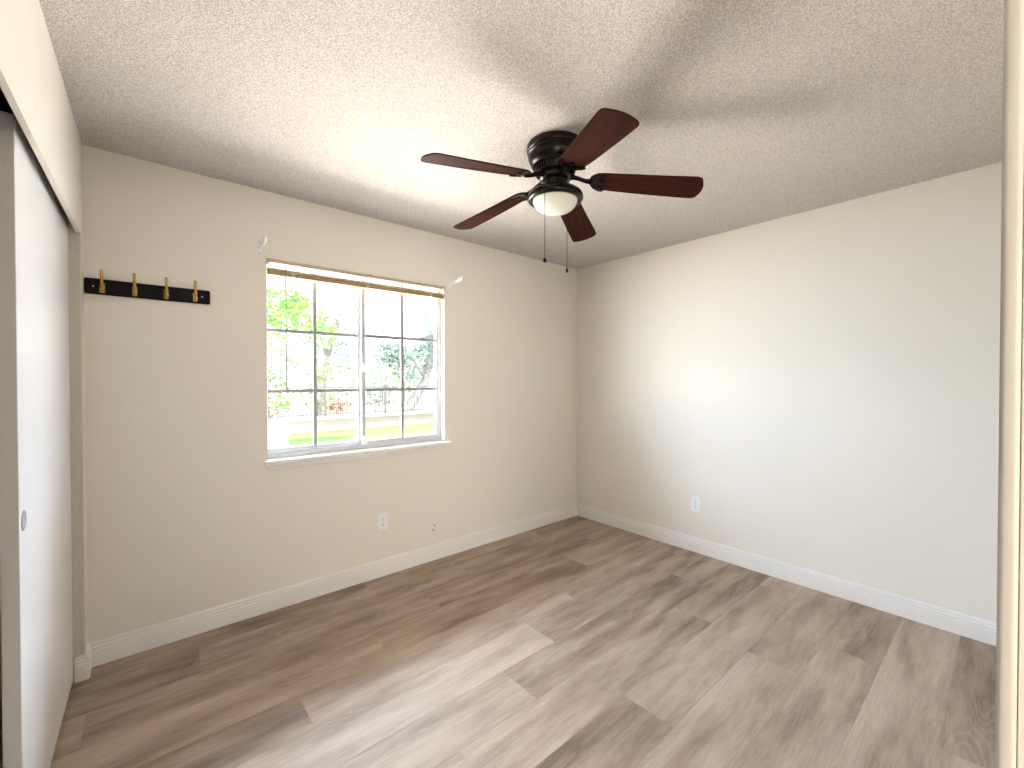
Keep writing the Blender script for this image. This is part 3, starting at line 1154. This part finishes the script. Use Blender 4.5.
tree('tree', 'bright yellow-green tree with low hanging leaves seen through the upper left panes', 'tree', (1.15, 10.2, GZ),
     [([(0, 0, 0), (0.05, 0.1, 1.2), (0.3, 0.1, 2.4), (0.9, 0.1, 3.4)], [0.12, 0.10, 0.08, 0.04])],
     [((0.95, 0.0, 3.15), (0.7, 0.5, 0.55), 1300), ((1.55, 0.1, 2.95), (0.55, 0.4, 0.45), 420), ((0.9, 0.1, 2.5), (0.45, 0.4, 0.35), 260), ((2.0, 0.2, 2.6), (0.4, 0.3, 0.4), 200)], M['leaf_bright'], 0.075, 1)
tree('tree', 'tall leaning tree with a grey trunk and sparse leaves behind the fence', 'tree', (5.3, 18.2, GZ),
     [([(0, 0, 0), (0.25, 0, 1.5), (0.55, 0, 3.0), (1.1, 0, 4.6)], [0.16, 0.13, 0.11, 0.08]),
      ([(0.4, 0, 2.4), (0.1, 0, 3.4), (-0.5, 0, 4.2)], [0.07, 0.05, 0.03])],
     [((0.3, 0, 3.6), (1.3, 0.6, 0.8), 800), ((-0.5, 0, 2.6), (1.0, 0.5, 0.6), 330), ((1.0, 0, 2.5), (0.8, 0.5, 0.6), 300), ((0.2, 0.2, 4.6), (1.4, 0.6, 0.5), 300)], M['leaf_grey'], 0.10, 2)
tree('tree', 'grey-green tree with a slanting trunk seen through the right panes', 'tree', (7.6, 15.3, GZ),
     [([(0, 0, 0), (0.5, 0, 0.75), (1.0, 0, 1.5), (1.25, 0, 2.6), (1.2, 0, 3.8)], [0.22, 0.20, 0.17, 0.12, 0.07]),
      ([(1.0, 0, 1.5), (0.5, 0, 2.2), (-0.1, 0, 2.7)], [0.09, 0.06, 0.03])],
     [((-0.4, 0, 2.45), (0.8, 0.6, 0.5), 900), ((1.3, 0, 2.6), (0.9, 0.6, 0.8), 1000), ((1.35, 0.1, 3.7), (0.7, 0.5, 0.7), 380), ((0.3, 0, 1.75), (0.7, 0.5, 0.35), 260)], M['leaf_grey'], 0.10, 3)
tree('shrub', 'pale green shrub arching behind the fence at the left edge of the window', 'shrub', (3.05, 15.2, GZ),
     [([(0, 0, 0), (-0.1, 0, 0.8)], [0.05, 0.03])],
     [((0.05, 0, 1.0), (0.65, 0.5, 0.75), 620), ((0.1, 0, 2.0), (0.7, 0.5, 0.6), 420)], M['leaf_bright'], 0.08, 4)
tree('shrub', 'pale green shrub behind the fence, second from the left edge of the window', 'shrub', (4.55, 15.6, GZ),
     [([(0, 0, 0), (0.05, 0, 0.8)], [0.05, 0.03])],
     [((0.0, 0, 0.95), (0.6, 0.5, 0.7), 520), ((0.1, 0, 1.9), (0.9, 0.5, 0.5), 420)], M['leaf_pale'], 0.08, 5)
tree('shrub', 'small rust-coloured shrub low behind the fence left of the window centre', 'shrub', (5.55, 16.6, GZ),
     [([(0, 0, 0), (0, 0, 0.4)], [0.03, 0.02])],
     [((0.0, 0, 0.55), (0.55, 0.4, 0.28), 360)], M['leaf_rust'], 0.07, 6)
tree('shrub', 'grey-green shrub behind the fence right of the meeting rail', 'shrub', (7.3, 17.2, GZ),
     [([(0, 0, 0), (0, 0, 0.6)], [0.04, 0.02])],
     [((0.1, 0, 0.95), (0.75, 0.5, 0.65), 520)], M['leaf_grey'], 0.09, 7)
tree('shrub', 'wide pale green thicket far behind the fence and the slanting tree', 'shrub', (13.0, 26.0, GZ),
     [([(0, 0, 0), (0, 0, 1.4)], [0.12, 0.06])],
     [((0.0, 0, 2.0), (2.4, 1.0, 1.6), 1100), ((-4.2, 0, 1.6), (2.4, 1.0, 1.3), 800)], M['leaf_pale'], 0.16, 8)

tree('tree', 'tall grey-green tree at the far left of the yard beyond the fence', 'tree', (-2.2, 17.0, GZ),
     [([(0, 0, 0), (0.1, 0, 1.6), (0.0, 0, 3.2)], [0.18, 0.14, 0.08])],
     [((0, 0, 3.2), (1.7, 0.8, 1.3), 1100), ((0.4, 0, 1.9), (1.3, 0.7, 0.7), 500)], M['leaf_pale'], 0.11, 9)
tree('tree', 'round grey-green tree at the far right of the yard beyond the fence', 'tree', (11.6, 16.0, GZ),
     [([(0, 0, 0), (0.1, 0, 1.4), (0.1, 0, 2.8)], [0.16, 0.12, 0.07])],
     [((0, 0, 2.9), (1.5, 0.8, 1.2), 1000), ((-0.3, 0, 1.7), (1.2, 0.7, 0.6), 450)], M['leaf_pale'], 0.11, 10)

# wire looped along the eave fascia
bm = bmesh.new()
pts = []
for k in range(-14, 15):
    t = k / 14
    pts.append((1.86 + 0.42 * t, 3.752 - 0.010 * abs(t) ** 8, 1.835 + 0.235 * t * t))
tube(bm, pts, 0.0055, 6)
o = obj('sagging_wire', bm, simple('wire_grey', (0.22, 0.22, 0.23), 0.6))
o['label'] = 'thin grey wire sagging from the eave outside the upper right window panes'
o['category'] = 'wire'
